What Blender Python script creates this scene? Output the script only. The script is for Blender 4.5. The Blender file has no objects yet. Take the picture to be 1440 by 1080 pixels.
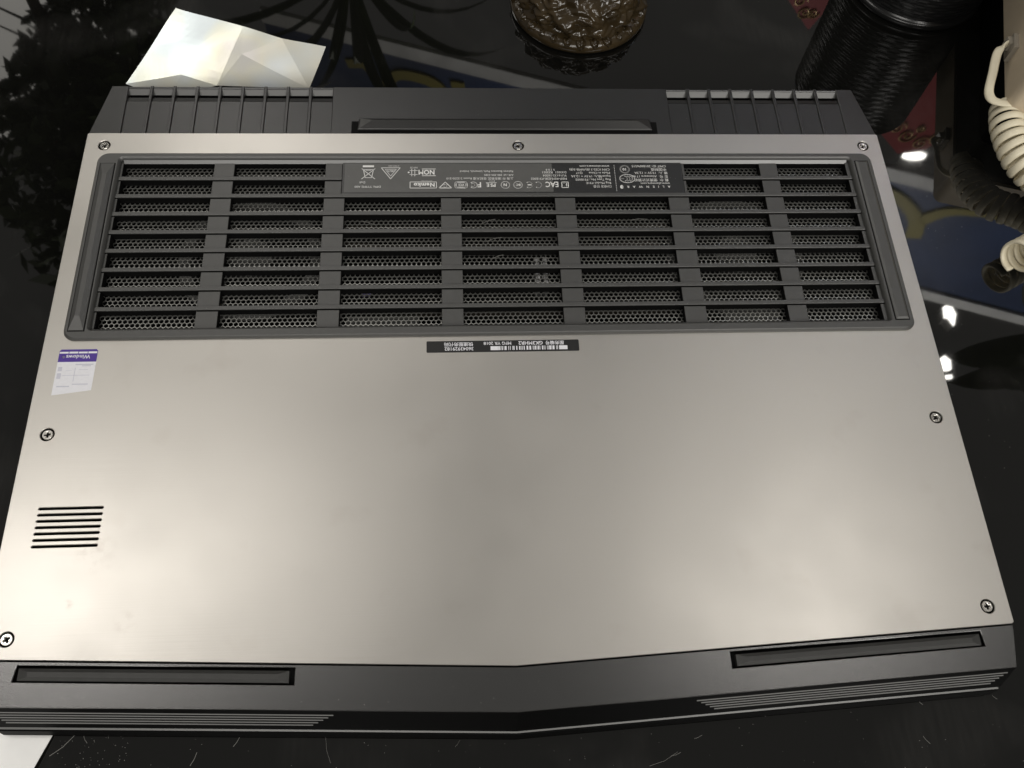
import bpy, bmesh, math, random
import numpy as np
from mathutils import Vector, Matrix, noise

random.seed(7)
scene = bpy.context.scene
col = scene.collection
MM = 0.001

# ------------------------------------------------------------------ camera
cam_data = bpy.data.cameras.new('camera')
cam = bpy.data.objects.new('camera', cam_data)
col.objects.link(cam)
scene.camera = cam
Rr = ((0.9978, -0.0423, 0.0511), (-0.0165, -0.9041, -0.4270), (0.0643, 0.4252, -0.9028))
right, down, fwd = (Vector(r).normalized() for r in Rr)
down = fwd.cross(right).normalized()
right = down.cross(fwd).normalized()
M = Matrix((right, -down, -fwd)).transposed().to_4x4()
M.translation = Vector((-0.0227, -0.3140, 0.3986))
cam.matrix_world = M
cam_data.sensor_width = 36.0
cam_data.lens = 30.889
cam_data.clip_start = 0.01
cam_data.clip_end = 60.0

# ------------------------------------------------------------------ room light
world = bpy.data.worlds.new('World')
scene.world = world
world.use_nodes = True
bg = world.node_tree.nodes['Background']
bg.inputs['Color'].default_value = (1.0, 0.97, 0.91, 1)
bg.inputs['Strength'].default_value = 0.155


def area(name, loc, target, sx, sy, power, colour):
    l = bpy.data.lights.new(name, 'AREA')
    l.shape = 'RECTANGLE'
    l.size, l.size_y, l.energy, l.color = sx, sy, power, colour
    o = bpy.data.objects.new(name, l)
    col.objects.link(o)
    o.location = loc
    o.rotation_euler = (Vector(target) - Vector(loc)).to_track_quat('-Z', 'Y').to_euler()
    return o



WARM = (1.0, 0.955, 0.90)
for n_, p_, sx_, sy_, w_ in (('ceiling_light_one', (-1.12, 0.17, 2.0), 0.6, 0.3, 3.9), ('ceiling_light_two', (-0.95, 0.5, 2.0), 0.5, 0.3, 0.6),
                             ('ceiling_light_three', (-0.6, 0.3, 2.0), 0.5, 0.4, 1.5), ('ceiling_light_four', (0.9, 0.13, 2.0), 0.5, 0.26, 2.75),
                             ('ceiling_light_five', (0.9, 0.7, 2.0), 0.4, 0.4, 0.6), ('ceiling_light_six', (-0.93, 1.82, 2.0), 0.3, 0.5, 5.0),
                             ('ceiling_light_seven', (-0.3, 1.5, 2.0), 0.5, 0.5, 2.2)):
    area(n_, p_, (p_[0], p_[1], 0), sx_, sy_, w_, WARM)
area('window_light_one', (1.2, -2.2, 1.8), (0, -0.1, 0), 1.0, 1.0, 33.0, (1.0, 0.97, 0.92))
area('front_fill', (-0.6, -2.2, 1.8), (0, -0.1, 0), 1.0, 1.0, 20.0, (1.0, 0.97, 0.92))  # soft fill lamp added at the front left
# spot added to brighten the mirrored sign: a narrow cone that misses the table
sp = bpy.data.lights.new('sign_spot', 'SPOT')
sp.energy, sp.spot_size, sp.spot_blend, sp.shadow_soft_size = 105.0, math.radians(86), 0.35, 0.05
spo = bpy.data.objects.new('sign_spot', sp)
col.objects.link(spo)
spo.location = (0.7, 0.1, 1.9)
spo.rotation_euler = (Vector((0.8, 0.9, 1.25)) - Vector(spo.location)).to_track_quat('-Z', 'Y').to_euler()

scene.view_settings.view_transform = 'Standard'
scene.view_settings.look = 'None'
scene.view_settings.exposure = 0.0
scene.view_settings.gamma = 1.0


# ------------------------------------------------------------------ materials
def mat(name, colour, rough=0.5, metallic=0.0, spec=0.5, ior=1.5, noise_amt=0.0, noise_scale=200.0,
        bump=0.0, bump_scale=900.0, coat=0.0, emission=None, estr=0.0, rough_var=0.0):
    m = bpy.data.materials.new(name)
    m.use_nodes = True
    nt = m.node_tree
    b = nt.nodes['Principled BSDF']
    b.inputs['Base Color'].default_value = (*colour, 1)
    b.inputs['Roughness'].default_value = rough
    b.inputs['Metallic'].default_value = metallic
    b.inputs['Specular IOR Level'].default_value = spec
    b.inputs['IOR'].default_value = ior
    b.inputs['Coat Weight'].default_value = coat
    if emission:
        b.inputs['Emission Color'].default_value = (*emission, 1)
        b.inputs['Emission Strength'].default_value = estr
    tc = nt.nodes.new('ShaderNodeTexCoord')
    if noise_amt:
        n = nt.nodes.new('ShaderNodeTexNoise')
        n.inputs['Scale'].default_value = noise_scale
        n.inputs['Detail'].default_value = 5
        nt.links.new(tc.outputs['Object'], n.inputs['Vector'])
        r = nt.nodes.new('ShaderNodeMapRange')
        r.inputs['From Min'].default_value = 0.3
        r.inputs['From Max'].default_value = 0.7
        r.inputs['To Min'].default_value = 1 - noise_amt
        r.inputs['To Max'].default_value = 1 + noise_amt
        nt.links.new(n.outputs['Fac'], r.inputs['Value'])
        mx = nt.nodes.new('ShaderNodeMix')
        mx.data_type = 'RGBA'
        mx.blend_type = 'MULTIPLY'
        mx.inputs['Factor'].default_value = 1
        mx.inputs[6].default_value = (*colour, 1)
        nt.links.new(r.outputs['Result'], mx.inputs[7])
        nt.links.new(mx.outputs[2], b.inputs['Base Color'])
    if rough_var:
        n = nt.nodes.new('ShaderNodeTexNoise')
        n.inputs['Scale'].default_value = noise_scale * 0.4
        n.inputs['Detail'].default_value = 4
        nt.links.new(tc.outputs['Object'], n.inputs['Vector'])
        r = nt.nodes.new('ShaderNodeMapRange')
        r.inputs['From Min'].default_value = 0.3
        r.inputs['From Max'].default_value = 0.7
        r.inputs['To Min'].default_value = rough - rough_var
        r.inputs['To Max'].default_value = rough + rough_var
        nt.links.new(n.outputs['Fac'], r.inputs['Value'])
        nt.links.new(r.outputs['Result'], b.inputs['Roughness'])
    if bump:
        n = nt.nodes.new('ShaderNodeTexNoise')
        n.inputs['Scale'].default_value = bump_scale
        n.inputs['Detail'].default_value = 3
        nt.links.new(tc.outputs['Object'], n.inputs['Vector'])
        bp = nt.nodes.new('ShaderNodeBump')
        bp.inputs['Strength'].default_value = bump
        bp.inputs['Distance'].default_value = 0.0004
        nt.links.new(n.outputs['Fac'], bp.inputs['Height'])
        nt.links.new(bp.outputs['Normal'], b.inputs['Normal'])
    return m


def plate_material():
    m = mat('anodised_metal', (0.648, 0.625, 0.583), 0.36, 1.0)
    nt = m.node_tree
    b = nt.nodes['Principled BSDF']
    tc = nt.nodes.new('ShaderNodeTexCoord')
    # faint finger marks: slow blotches in gloss
    n = nt.nodes.new('ShaderNodeTexNoise')
    n.inputs['Scale'].default_value = 14
    n.inputs['Detail'].default_value = 5
    nt.links.new(tc.outputs['Object'], n.inputs['Vector'])
    r = nt.nodes.new('ShaderNodeMapRange')
    r.inputs['From Min'].default_value = 0.35
    r.inputs['From Max'].default_value = 0.7
    r.inputs['To Min'].default_value = 0.335
    r.inputs['To Max'].default_value = 0.40
    nt.links.new(n.outputs['Fac'], r.inputs['Value'])
    nt.links.new(r.outputs['Result'], b.inputs['Roughness'])
    # fine brushing along the width plus grain
    mp = nt.nodes.new('ShaderNodeMapping')
    mp.inputs['Scale'].default_value = (25, 1400, 1)
    nt.links.new(tc.outputs['Object'], mp.inputs['Vector'])
    n2 = nt.nodes.new('ShaderNodeTexNoise')
    n2.inputs['Scale'].default_value = 1
    n2.inputs['Detail'].default_value = 3
    nt.links.new(mp.outputs['Vector'], n2.inputs['Vector'])
    bp = nt.nodes.new('ShaderNodeBump')
    bp.inputs['Strength'].default_value = 0.09
    bp.inputs['Distance'].default_value = 0.0002
    nt.links.new(n2.outputs['Fac'], bp.inputs['Height'])
    nt.links.new(bp.outputs['Normal'], b.inputs['Normal'])
    # a few small dirt marks near the speaker slots and the corner
    n3 = nt.nodes.new('ShaderNodeTexNoise')
    n3.inputs['Scale'].default_value = 42
    n3.inputs['Detail'].default_value = 6
    nt.links.new(tc.outputs['Object'], n3.inputs['Vector'])
    r3 = nt.nodes.new('ShaderNodeMapRange')
    r3.inputs['From Min'].default_value = 0.62
    r3.inputs['From Max'].default_value = 0.8
    r3.inputs['To Min'].default_value = 0.0
    r3.inputs['To Max'].default_value = 0.16
    nt.links.new(n3.outputs['Fac'], r3.inputs['Value'])
    mx = nt.nodes.new('ShaderNodeMix')
    mx.data_type = 'RGBA'
    mx.inputs[6].default_value = (0.648, 0.625, 0.583, 1)
    mx.inputs[7].default_value = (0.42, 0.36, 0.31, 1)
    nt.links.new(r3.outputs['Result'], mx.inputs['Factor'])
    # three small grubby finger marks of their own
    prev = mx.outputs[2]
    for px, py, rad, amt in ((-0.173, -0.095, 0.010, 0.2), (-0.157, -0.124, 0.006, 0.26), (-0.181, -0.1165, 0.003, 0.4)):
        vm = nt.nodes.new('ShaderNodeVectorMath'); vm.operation = 'DISTANCE'
        vm.inputs[1].default_value = (px, py, 0.03)
        nt.links.new(tc.outputs['Object'], vm.inputs[0])
        d1 = nt.nodes.new('ShaderNodeMapRange')
        d1.inputs['From Min'].default_value = rad; d1.inputs['From Max'].default_value = rad * 0.2
        nt.links.new(vm.outputs['Value'], d1.inputs['Value'])
        nn = nt.nodes.new('ShaderNodeTexNoise'); nn.inputs['Scale'].default_value = 240; nn.inputs['Detail'].default_value = 4
        nt.links.new(tc.outputs['Object'], nn.inputs['Vector'])
        d2 = nt.nodes.new('ShaderNodeMapRange')
        d2.inputs['From Min'].default_value = 0.46; d2.inputs['From Max'].default_value = 0.7; d2.inputs['To Max'].default_value = amt
        nt.links.new(nn.outputs['Fac'], d2.inputs['Value'])
        ml = nt.nodes.new('ShaderNodeMath'); ml.operation = 'MULTIPLY'
        nt.links.new(d1.outputs['Result'], ml.inputs[0]); nt.links.new(d2.outputs['Result'], ml.inputs[1])
        m2 = nt.nodes.new('ShaderNodeMix'); m2.data_type = 'RGBA'
        m2.inputs[7].default_value = (0.22, 0.16, 0.13, 1)
        nt.links.new(prev, m2.inputs[6]); nt.links.new(ml.outputs[0], m2.inputs['Factor'])
        prev = m2.outputs[2]
    nt.links.new(prev, b.inputs['Base Color'])
    return m


def table_material():
    m = mat('black_glass', (0.0035, 0.0035, 0.003), 0.025, 0.0, 0.5, 1.64)
    nt = m.node_tree
    b = nt.nodes['Principled BSDF']
    tc = nt.nodes.new('ShaderNodeTexCoord')
    # dust film: wiped streaks in patches
    n = nt.nodes.new('ShaderNodeTexNoise')
    n.inputs['Scale'].default_value = 13
    n.inputs['Detail'].default_value = 3
    n.inputs['Distortion'].default_value = 0.6
    nt.links.new(tc.outputs['Object'], n.inputs['Vector'])
    r = nt.nodes.new('ShaderNodeMapRange')
    r.inputs['From Min'].default_value = 0.52
    r.inputs['From Max'].default_value = 0.72
    nt.links.new(n.outputs['Fac'], r.inputs['Value'])
    mp = nt.nodes.new('ShaderNodeMapping')
    mp.inputs['Rotation'].default_value = (0, 0, 0.9)
    mp.inputs['Scale'].default_value = (420, 60, 1)
    nt.links.new(tc.outputs['Object'], mp.inputs['Vector'])
    n2 = nt.nodes.new('ShaderNodeTexNoise')
    n2.inputs['Scale'].default_value = 1
    n2.inputs['Detail'].default_value = 5
    nt.links.new(mp.outputs['Vector'], n2.inputs['Vector'])
    mul = nt.nodes.new('ShaderNodeMath')
    mul.operation = 'MULTIPLY'
    nt.links.new(r.outputs['Result'], mul.inputs[0])
    nt.links.new(n2.outputs['Fac'], mul.inputs[1])
    mx = nt.nodes.new('ShaderNodeMix')
    mx.data_type = 'RGBA'
    mx.inputs[6].default_value = (0.0045, 0.0045, 0.004, 1)
    mx.inputs[7].default_value = (0.03, 0.029, 0.027, 1)
    nt.links.new(mul.outputs[0], mx.inputs['Factor'])
    nt.links.new(mx.outputs[2], b.inputs['Base Color'])
    r2 = nt.nodes.new('ShaderNodeMapRange')
    r2.inputs['To Min'].default_value = 0.022
    r2.inputs['To Max'].default_value = 0.06
    nt.links.new(mul.outputs[0], r2.inputs['Value'])
    nt.links.new(r2.outputs['Result'], b.inputs['Roughness'])
    return m


M_PLATE = plate_material()
M_TABLE = table_material()
M_DARK = mat('charcoal_plastic', (0.011, 0.011, 0.0105), 0.31, spec=0.6, ior=1.6, noise_amt=0.06, noise_scale=350, bump=0.12, bump_scale=2500)
M_VENT = mat('grille_plastic', (0.054, 0.054, 0.051), 0.40, spec=0.9, noise_amt=0.06, noise_scale=350, bump=0.12, bump_scale=2500)
M_BAND = mat('soft_touch_plastic', (0.009, 0.009, 0.0085), 0.26, spec=1.0, ior=1.7, noise_amt=0.06, noise_scale=250, bump=0.1, bump_scale=2500)
M_BLACK = mat('black_plastic', (0.0025, 0.0025, 0.0025), 0.55, spec=0.06)
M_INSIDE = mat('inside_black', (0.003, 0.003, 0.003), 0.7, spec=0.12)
M_RUBBER = mat('black_rubber', (0.042, 0.042, 0.04), 0.4, spec=0.5, bump=0.25, bump_scale=3000, noise_amt=0.1)
M_LIP = mat('grey_trim', (0.17, 0.17, 0.165), 0.32)
M_TIP = mat('exhaust_grey', (0.09, 0.09, 0.087), 0.34)
M_LEDGE = mat('ledge_plastic', (0.045, 0.045, 0.043), 0.36, spec=0.8, ior=1.6)
M_GRILLE = mat('steel_grille', (0.52, 0.52, 0.49), 0.36, 0.85, noise_amt=0.12, noise_scale=120)
M_SCREW = mat('screw_steel', (0.62, 0.6, 0.56), 0.22, 1.0)
M_LABEL = mat('label_foil', (0.10, 0.10, 0.096), 0.36, noise_amt=0.05)
M_PRINT = mat('label_print', (0.8, 0.8, 0.78), 0.5)
M_STKBLACK = mat('sticker_black', (0.013, 0.013, 0.013), 0.4)
M_STKWHITE = mat('sticker_white', (0.84, 0.84, 0.88), 0.4, noise_amt=0.03, noise_scale=600)
M_STKGREY = mat('sticker_grey', (0.62, 0.62, 0.70), 0.45)
M_PURPLE = mat('sticker_purple', (0.075, 0.032, 0.30), 0.4)
M_COPPER = mat('copper_pipe', (0.10, 0.085, 0.07), 0.35, 0.6)
M_PALEIN = mat('pale_bracket', (0.42, 0.42, 0.43), 0.4, 0.3, noise_amt=0.5, noise_scale=500)
M_LILAC = mat('inner_lilac', (0.30, 0.26, 0.5), 0.5)
M_GREYIN = mat('inner_grey', (0.12, 0.12, 0.115), 0.45, 0.2)
M_PAPER = mat('white_paper', (0.9, 0.9, 0.88), 0.3, spec=1.0, noise_amt=0.015)
M_DUST = mat('pale_lint', (0.21, 0.205, 0.19), 0.8)


# ------------------------------------------------------------------ helpers
def link(o, parent=None):
    col.objects.link(o)
    if parent is not None:
        o.parent = parent
        w = Vector((0, 0, 0))
        p = parent
        while p is not None:
            w += p.location
            p = p.parent
        if o.type == 'MESH' and o.get('_world', 1):
            o.data.transform(Matrix.Translation(-w))
    if '_world' in o:
        del o['_world']
    return o


def tag(o, label=None, cat=None, group=None, kind=None):
    if label: o['label'] = label
    if cat: o['category'] = cat
    if group: o['group'] = group
    if kind: o['kind'] = kind
    return o


def empty(name, loc, label, cat, group=None):
    o = bpy.data.objects.new(name, None)
    o.empty_display_size = 0.02
    o.location = loc
    col.objects.link(o)
    return tag(o, label, cat, group)


class MB:
    """collects faces in millimetres"""
    def __init__(self):
        self.v, self.f = [], []

    def add(self, vs, fs):
        k = len(self.v)
        self.v += [tuple(p) for p in vs]
        self.f += [tuple(i + k for i in f) for f in fs]
        return self

    def box(self, x0, x1, y0, y1, z0, z1):
        return self.loft([[(x0, y0, z0), (x1, y0, z0), (x1, y1, z0), (x0, y1, z0)],
                          [(x0, y0, z1), (x1, y0, z1), (x1, y1, z1), (x0, y1, z1)]])

    def loft(self, rings, cap0=True, cap1=True, closed=True):
        n = len(rings[0])
        vs = [p for r in rings for p in r]
        fs = []
        for j in range(len(rings) - 1):
            for i in range(n if closed else n - 1):
                a, b = j * n + i, j * n + (i + 1) % n
                fs.append((a, b, b + n, a + n))
        if cap0: fs.append(tuple(reversed(range(n))))
        if cap1: fs.append(tuple(range((len(rings) - 1) * n, len(rings) * n)))
        return self.add(vs, fs)

    def slab(self, poly, z0, z1, b=0.0):
        """counter-clockwise polygon, chamfered top edge"""
        if b <= 0:
            return self.loft([[(x, y, z0) for x, y in poly], [(x, y, z1) for x, y in poly]])
        q = inset(poly, b)
        return self.loft([[(x, y, z0) for x, y in poly], [(x, y, z1 - b) for x, y in poly], [(x, y, z1) for x, y in q]])

    def tube(self, pts, r, n=6, caps=True):
        pts = [Vector(p) for p in pts]
        rings = []
        prev = None
        for i, p in enumerate(pts):
            t = (pts[min(i + 1, len(pts) - 1)] - pts[max(i - 1, 0)]).normalized()
            if prev is None:
                a = t.orthogonal().normalized()
            else:
                a = (prev - t * prev.dot(t)).normalized()
            prev = a
            b = t.cross(a)
            rr = r[i] if isinstance(r, (list, tuple)) else r
            rings.append([tuple(p + (a * math.cos(2 * math.pi * k / n) + b * math.sin(2 * math.pi * k / n)) * rr) for k in range(n)])
        return self.loft(rings, caps, caps)

    def lathe(self, prof, cx, cy, n=48, cap0=True, cap1=True):
        rings = [[(cx + r * math.cos(2 * math.pi * k / n), cy + r * math.sin(2 * math.pi * k / n), z) for k in range(n)] for r, z in prof]
        return self.loft(rings, cap0, cap1)

    def build(self, name, m, parent=None, smooth=False, low=None):
        me = bpy.data.meshes.new(name)
        me.from_pydata([(x * MM, y * MM, z * MM) for x, y, z in self.v], [], self.f)
        me.validate()
        bm = bmesh.new()
        bm.from_mesh(me)
        bmesh.ops.recalc_face_normals(bm, faces=bm.faces)
        bm.to_mesh(me)
        bm.free()
        if smooth:
            for p in me.polygons: p.use_smooth = True
        me.materials.append(m)
        if low:      # faces below the given height are black, standing in for shade in the gaps
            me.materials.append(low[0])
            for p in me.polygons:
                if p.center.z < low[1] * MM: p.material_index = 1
        o = bpy.data.objects.new(name, me)
        return link(o, parent)


def inset(poly, d):
    out = []
    n = len(poly)
    for i in range(n):
        p0, p1, p2 = Vector(poly[i - 1]), Vector(poly[i]), Vector(poly[(i + 1) % n])
        a, b = (p1 - p0).normalized(), (p2 - p1).normalized()
        na, nb = Vector((-a.y, a.x)), Vector((-b.y, b.x))
        h = na + nb
        if h.length < 1e-6:
            h = na
        h.normalize()
        k = d / max(0.3, h.dot(na))
        out.append((p1.x + h.x * k, p1.y + h.y * k))
    return out


def rounded(x0, x1, y0, y1, r, n=6):
    pts = []
    for cx, cy, a0 in ((x1 - r, y0 + r, -90), (x1 - r, y1 - r, 0), (x0 + r, y1 - r, 90), (x0 + r, y0 + r, 180)):
        for k in range(n + 1):
            a = math.radians(a0 + 90 * k / n)
            pts.append((cx + r * math.cos(a), cy + r * math.sin(a)))
    return pts


def circle(cx, cy, r, n=28, ry=None):
    ry = ry or r
    return [(cx + r * math.cos(2 * math.pi * k / n), cy + ry * math.sin(2 * math.pi * k / n)) for k in range(n)]


def flat(name, outlines, z0, z1, m, parent=None, bev=0.0, kind=None):
    """a sheet with holes: filled planar outlines (mm), given thickness and chamfered rims"""
    cu = bpy.data.curves.new(name, 'CURVE')
    cu.dimensions = '2D'
    cu.fill_mode = 'BOTH'
    for pl in outlines:
        s = cu.splines.new('POLY')
        s.points.add(len(pl) - 1)
        for p, (x, y) in zip(s.points, pl):
            p.co = (x, y, 0, 1)
        s.use_cyclic_u = True
    cu.extrude = max((z1 - z0) / 2 - bev, 0.0)
    if bev:
        cu.bevel_depth = bev
        cu.bevel_resolution = 0
        cu.offset = -bev
    return curve_mesh(name, cu, Matrix.Scale(MM, 4) @ Matrix.Translation((0, 0, (z0 + z1) / 2)), m, parent, kind)


def curve_mesh(name, cu, mtx, m, parent, kind=None):
    tmp = bpy.data.objects.new('tmp', cu)
    col.objects.link(tmp)
    dg = bpy.context.evaluated_depsgraph_get()
    me = bpy.data.meshes.new_from_object(tmp.evaluated_get(dg))
    bpy.data.objects.remove(tmp)
    bpy.data.curves.remove(cu)
    me.name = name
    me.transform(mtx)
    me.materials.clear()
    me.materials.append(m)
    o = bpy.data.objects.new(name, me)
    if kind: o['kind'] = kind
    return link(o, parent)


def text_geo(body, size, x, y, align='LEFT', spacing=1.0, sx=1.0, bold=0.0):
    """triangulated lettering in label coordinates (mm): list of verts, faces"""
    cu = bpy.data.curves.new('t', 'FONT')
    cu.body = body
    cu.size = size
    cu.align_x = align
    cu.space_character = spacing
    cu.offset = bold
    cu.resolution_u = 2
    tmp = bpy.data.objects.new('tmp', cu)
    col.objects.link(tmp)
    dg = bpy.context.evaluated_depsgraph_get()
    me = bpy.data.meshes.new_from_object(tmp.evaluated_get(dg))
    bpy.data.objects.remove(tmp)
    bpy.data.curves.remove(cu)
    vs = [(v.co.x * sx + x, v.co.y + y, 0) for v in me.vertices]
    fs = [tuple(p.vertices) for p in me.polygons]
    bpy.data.meshes.remove(me)
    return vs, fs


class Print:
    """flat print on a label. label axes: u to the reader's right, v up; the reader sees it turned half round"""
    def __init__(self, cx, cy, z):
        self.cx, self.cy, self.z = cx, cy, z
        self.mb = MB()

    def _put(self, vs, fs):
        self.mb.add([(self.cx - x, self.cy - y, self.z) for x, y, _ in vs], fs)

    def text(self, *a, **k):
        self._put(*text_geo(*a, **k))

    def rect(self, u0, u1, v0, v1):
        self._put([(u0, v0, 0), (u1, v0, 0), (u1, v1, 0), (u0, v1, 0)], [(0, 1, 2, 3)])

    def line(self, pts, w, closed=False):
        pts = list(pts)
        if closed: pts = pts + [pts[0]]
        for (x0, y0), (x1, y1) in zip(pts, pts[1:]):
            d = Vector((x1 - x0, y1 - y0))
            if d.length < 1e-6: continue
            d.normalize()
            nx, ny = -d.y * w / 2, d.x * w / 2
            ex, ey = d.x * w * 0.3, d.y * w * 0.3
            self._put([(x0 + nx - ex, y0 + ny - ey, 0), (x0 - nx - ex, y0 - ny - ey, 0), (x1 - nx + ex, y1 - ny + ey, 0), (x1 + nx + ex, y1 + ny + ey, 0)], [(0, 1, 2, 3)])

    def ring(self, cx, cy, r, w, ry=None, a0=0, a1=360, n=24):
        ry = ry or r
        pts = [(cx + r * math.cos(math.radians(a0 + (a1 - a0) * k / n)), cy + ry * math.sin(math.radians(a0 + (a1 - a0) * k / n))) for k in range(n + 1)]
        self.line(pts, w)

    def disc(self, cx, cy, r, ry=None):
        c = circle(cx, cy, r, 18, ry)
        self._put([(x, y, 0) for x, y in c], [tuple(range(18))])

    def build(self, name, m, parent):
        me = bpy.data.meshes.new(name)
        me.from_pydata([(x * MM, y * MM, z * MM) for x, y, z in self.mb.v], [], self.mb.f)
        me.materials.append(m)
        return link(bpy.data.objects.new(name, me), parent)


# ------------------------------------------------------------------ the surface it all rests on
tab = MB()
tab.slab(rounded(-1100, 1300, -700, 1400, 20), -12, 0, 1.5)
t = tab.build('table_top', M_TABLE)
tag(t, kind='structure')

# ------------------------------------------------------------------ laptop, lying on its lid
lap = empty('laptop', (0, -0.12, 0), 'upside-down laptop with silver metal bottom plate and black air grille', 'laptop')
SL = 0.0463


def outline(front, xf, yf, xs, ys, yr, xr, yb):
    return [(-xf, front + yf), (0, front), (xf, front + yf), (xs, ys), (xs, yr), (xr, yb), (-xr, yb), (-xs, yr), (-xs, ys)]


def ring(o, z):
    return [(x, y, z) for x, y in o]


# base shell: open box whose walls lean outwards to the seam
top_o = outline(-283.9, 208.2, 9.6, 211.6, -256, 8, 204.0, 41.0)
mid_o = outline(-289.7, 209.0, 9.8, 211.2, -262, 8, 204.0, 41.6)
sh = MB()
sh.loft([ring(top_o, 28.4), ring(mid_o, 12.6)], False, False)
sh.loft([ring(mid_o, 12.6), ring(inset(mid_o, 2.0), 12.0)], False, False)
sh.loft([ring(inset(top_o, 1.5), 28.4), ring(inset(mid_o, 2.0), 12.0)], False, False)
sh.loft([ring(top_o, 28.4), ring(inset(top_o, 1.5), 28.4)], False, False)
sh.build('base_shell', M_BLACK, lap)
MB().slab(inset(mid_o, 2.2), 10.4, 12.0).build('inner_tray', M_INSIDE, lap)
# bright lip along the seam, then the lid below it
lip_o = outline(-290.3, 208.6, 9.7, 211.4, -262, 8, 204.2, 41.9)
MB().loft([ring(lip_o, 10.6), ring(lip_o, 11.5), ring(inset(lip_o, 1.1), 11.9)], True, True).build('edge_trim', M_LIP, lap)
lid_a = outline(-290.9, 209.0, 9.7, 211.6, -262, 8, 204.4, 42.0)
lid_b = outline(-292.0, 209.4, 9.8, 212.0, -262, 8, 204.6, 42.4)
MB().loft([ring(inset(lid_b, 3), 0.7), ring(lid_b, 2.2), ring(lid_a, 9.6), ring(inset(lid_a, 0.8), 10.2)]).build('lid', M_BLACK, lap)

# raised lines on the front face, both sides
fr = (0.19, 0.32, 0.45, 0.585, 0.72)
for s in (-1, 1):
    for k, q in enumerate(fr):
        z = 28.4 + (12.6 - 28.4) * q
        yc = -283.9 + (-289.7 + 283.9) * q
        xa, xb = 73.0 + 2.25 * k, 206.0 - 0.9 * k
        m = MB()
        ya, yb = yc + SL * xa, yc + SL * xb
        rings = []
        for x, y in ((xa, ya), (xb, yb)):
            rings.append([(s * x, y + 0.6, z - 0.3), (s * x, y - 0.34, z - 0.3), (s * x, y - 0.34, z + 0.1), (s * x, y - 0.16, z + 0.24), (s * x, y + 0.6, z + 0.24)])
        m.loft(rings).build('grille_line', M_LIP, lap)

# silver bottom plate with its openings
SCREWS = [(-202, 0), (12.8, 0), (202, 0), (-202.1, -161.2), (202.1, -161.2), (-202.4, -248.9), (202.4, -248.9)]
outer = [(-211.6, 7.6), (-212.1, -255.6), (-211.2, -256.4), (0, -266.1), (211.2, -256.4), (212.1, -255.6), (211.6, 7.6), (210.8, 8.2), (-210.8, 8.2)]
holes = [rounded(-198, 198, -111, -7.5, 3)]
for x, y in SCREWS:
    holes.append(circle(x, y, 3.05, 32))
for k in range(7):
    yy = -195.2 - 2.73 * k
    holes.append(rounded(-199.6, -172.9, yy - 0.5, yy + 0.5, 0.49, 4))
plate = flat('bottom_plate', [outer] + holes, 29.0, 30.0, M_PLATE, lap, 0.22)
for x, y in SCREWS:
    MB().lathe([(3.2, 28.2), (3.2, 28.3)], x, y, 24).build('screw_well', M_INSIDE, lap)
# screws: domed head with a cross cut into it
for i, (x, y) in enumerate(SCREWS):
    a0 = random.uniform(0, 1.5)
    cr = []
    w, L = 0.33, 1.25
    for k in range(4):
        a = a0 + k * math.pi / 2
        ca, sa = math.cos(a), math.sin(a)
        for px, py in ((w, -w), (L, -w * 0.7), (L, w * 0.7), (w, w)) if False else ((L, -w * 0.75), (L, w * 0.75), (w, w)):
            cr.append((x + px * ca - py * sa, y + px * sa + py * ca))
    hd = flat('screw', [circle(x, y, 2.45, 30), cr], 28.4, 29.85, M_SCREW, lap, 0.3)
    MB().lathe([(1.7, 28.5), (1.7, 28.9)], x, y, 16).build('screw_recess', M_INSIDE, hd)

# air grille ------------------------------------------------------------
vent = flat('vent_panel', [rounded(-203.6, 203.8, -114.8, -5.6, 5.5), rounded(-191.9, 191.6, -109.2, -9.9, 1.2)], 28.4, 31.7, M_VENT, lap, 1.15)
XW = [(-190.8, -145.0), (-134.7, -88.2), (-77.7, -28.6), (-18.2, 30.4), (41.0, 90.2), (101.0, 142.1), (151.7, 189.6)]
YS = [-22.0 - 10.95 * k for k in range(8)]
ylo, yhi = -109.4, -9.8
for k, y in enumerate(YS):
    if k == 0:
        segs = [(-192.2, -79.5), (99.5, 191.9)]
    else:
        segs = [(-192.2, 191.9)]
    for a, b in segs:
        MB().loft([[(a, y, 24.8), (b, y, 24.8), (b, y + 2.0, 24.8), (a, y + 2.0, 24.8)],
                   [(a, y, 29.1), (b, y, 29.1), (b, y + 2.0, 29.1), (a, y + 2.0, 29.1)],
                   [(a, y, 29.72), (b, y, 29.72), (b, y + 2.0, 29.72), (a, y + 2.0, 29.72)],
                   [(a, y + 0.12, 29.85), (b, y + 0.12, 29.85), (b, y + 1.9, 29.85), (a, y + 1.9, 29.85)]]).build('slat', M_VENT, vent, False, (M_INSIDE, 29.0))  # lower walls blackened for the shade inside the narrow openings
edges = [-192.2] + [v for w in XW for v in w] + [191.9]
for c in range(8):
    a, b = (edges[0], edges[1]) if c == 0 else ((edges[-2], edges[-1]) if c == 7 else (XW[c - 1][1], XW[c][0]))
    for r in range(9):
        y1 = yhi if r == 0 else YS[r - 1] - 0.5
        y0 = YS[r] + 2.12 if r < 8 else ylo
        if r < 2 and c in (3, 4):
            continue
        if r < 2 and c == 2: b2, a2 = -79.6, a
        elif r < 2 and c == 5: a2, b2 = 99.6, b
        else: a2, b2 = a, b
        if c in (0, 7) or True:
            MB().slab([(a2, y0), (b2, y0), (b2, y1), (a2, y1)], 24.8, 29.05 if c not in (0, 7) else 29.3, 0.15).build('cross_bar', M_VENT, vent, False, (M_INSIDE, 28.6))  # bar walls get the same black in place of shade
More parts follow.
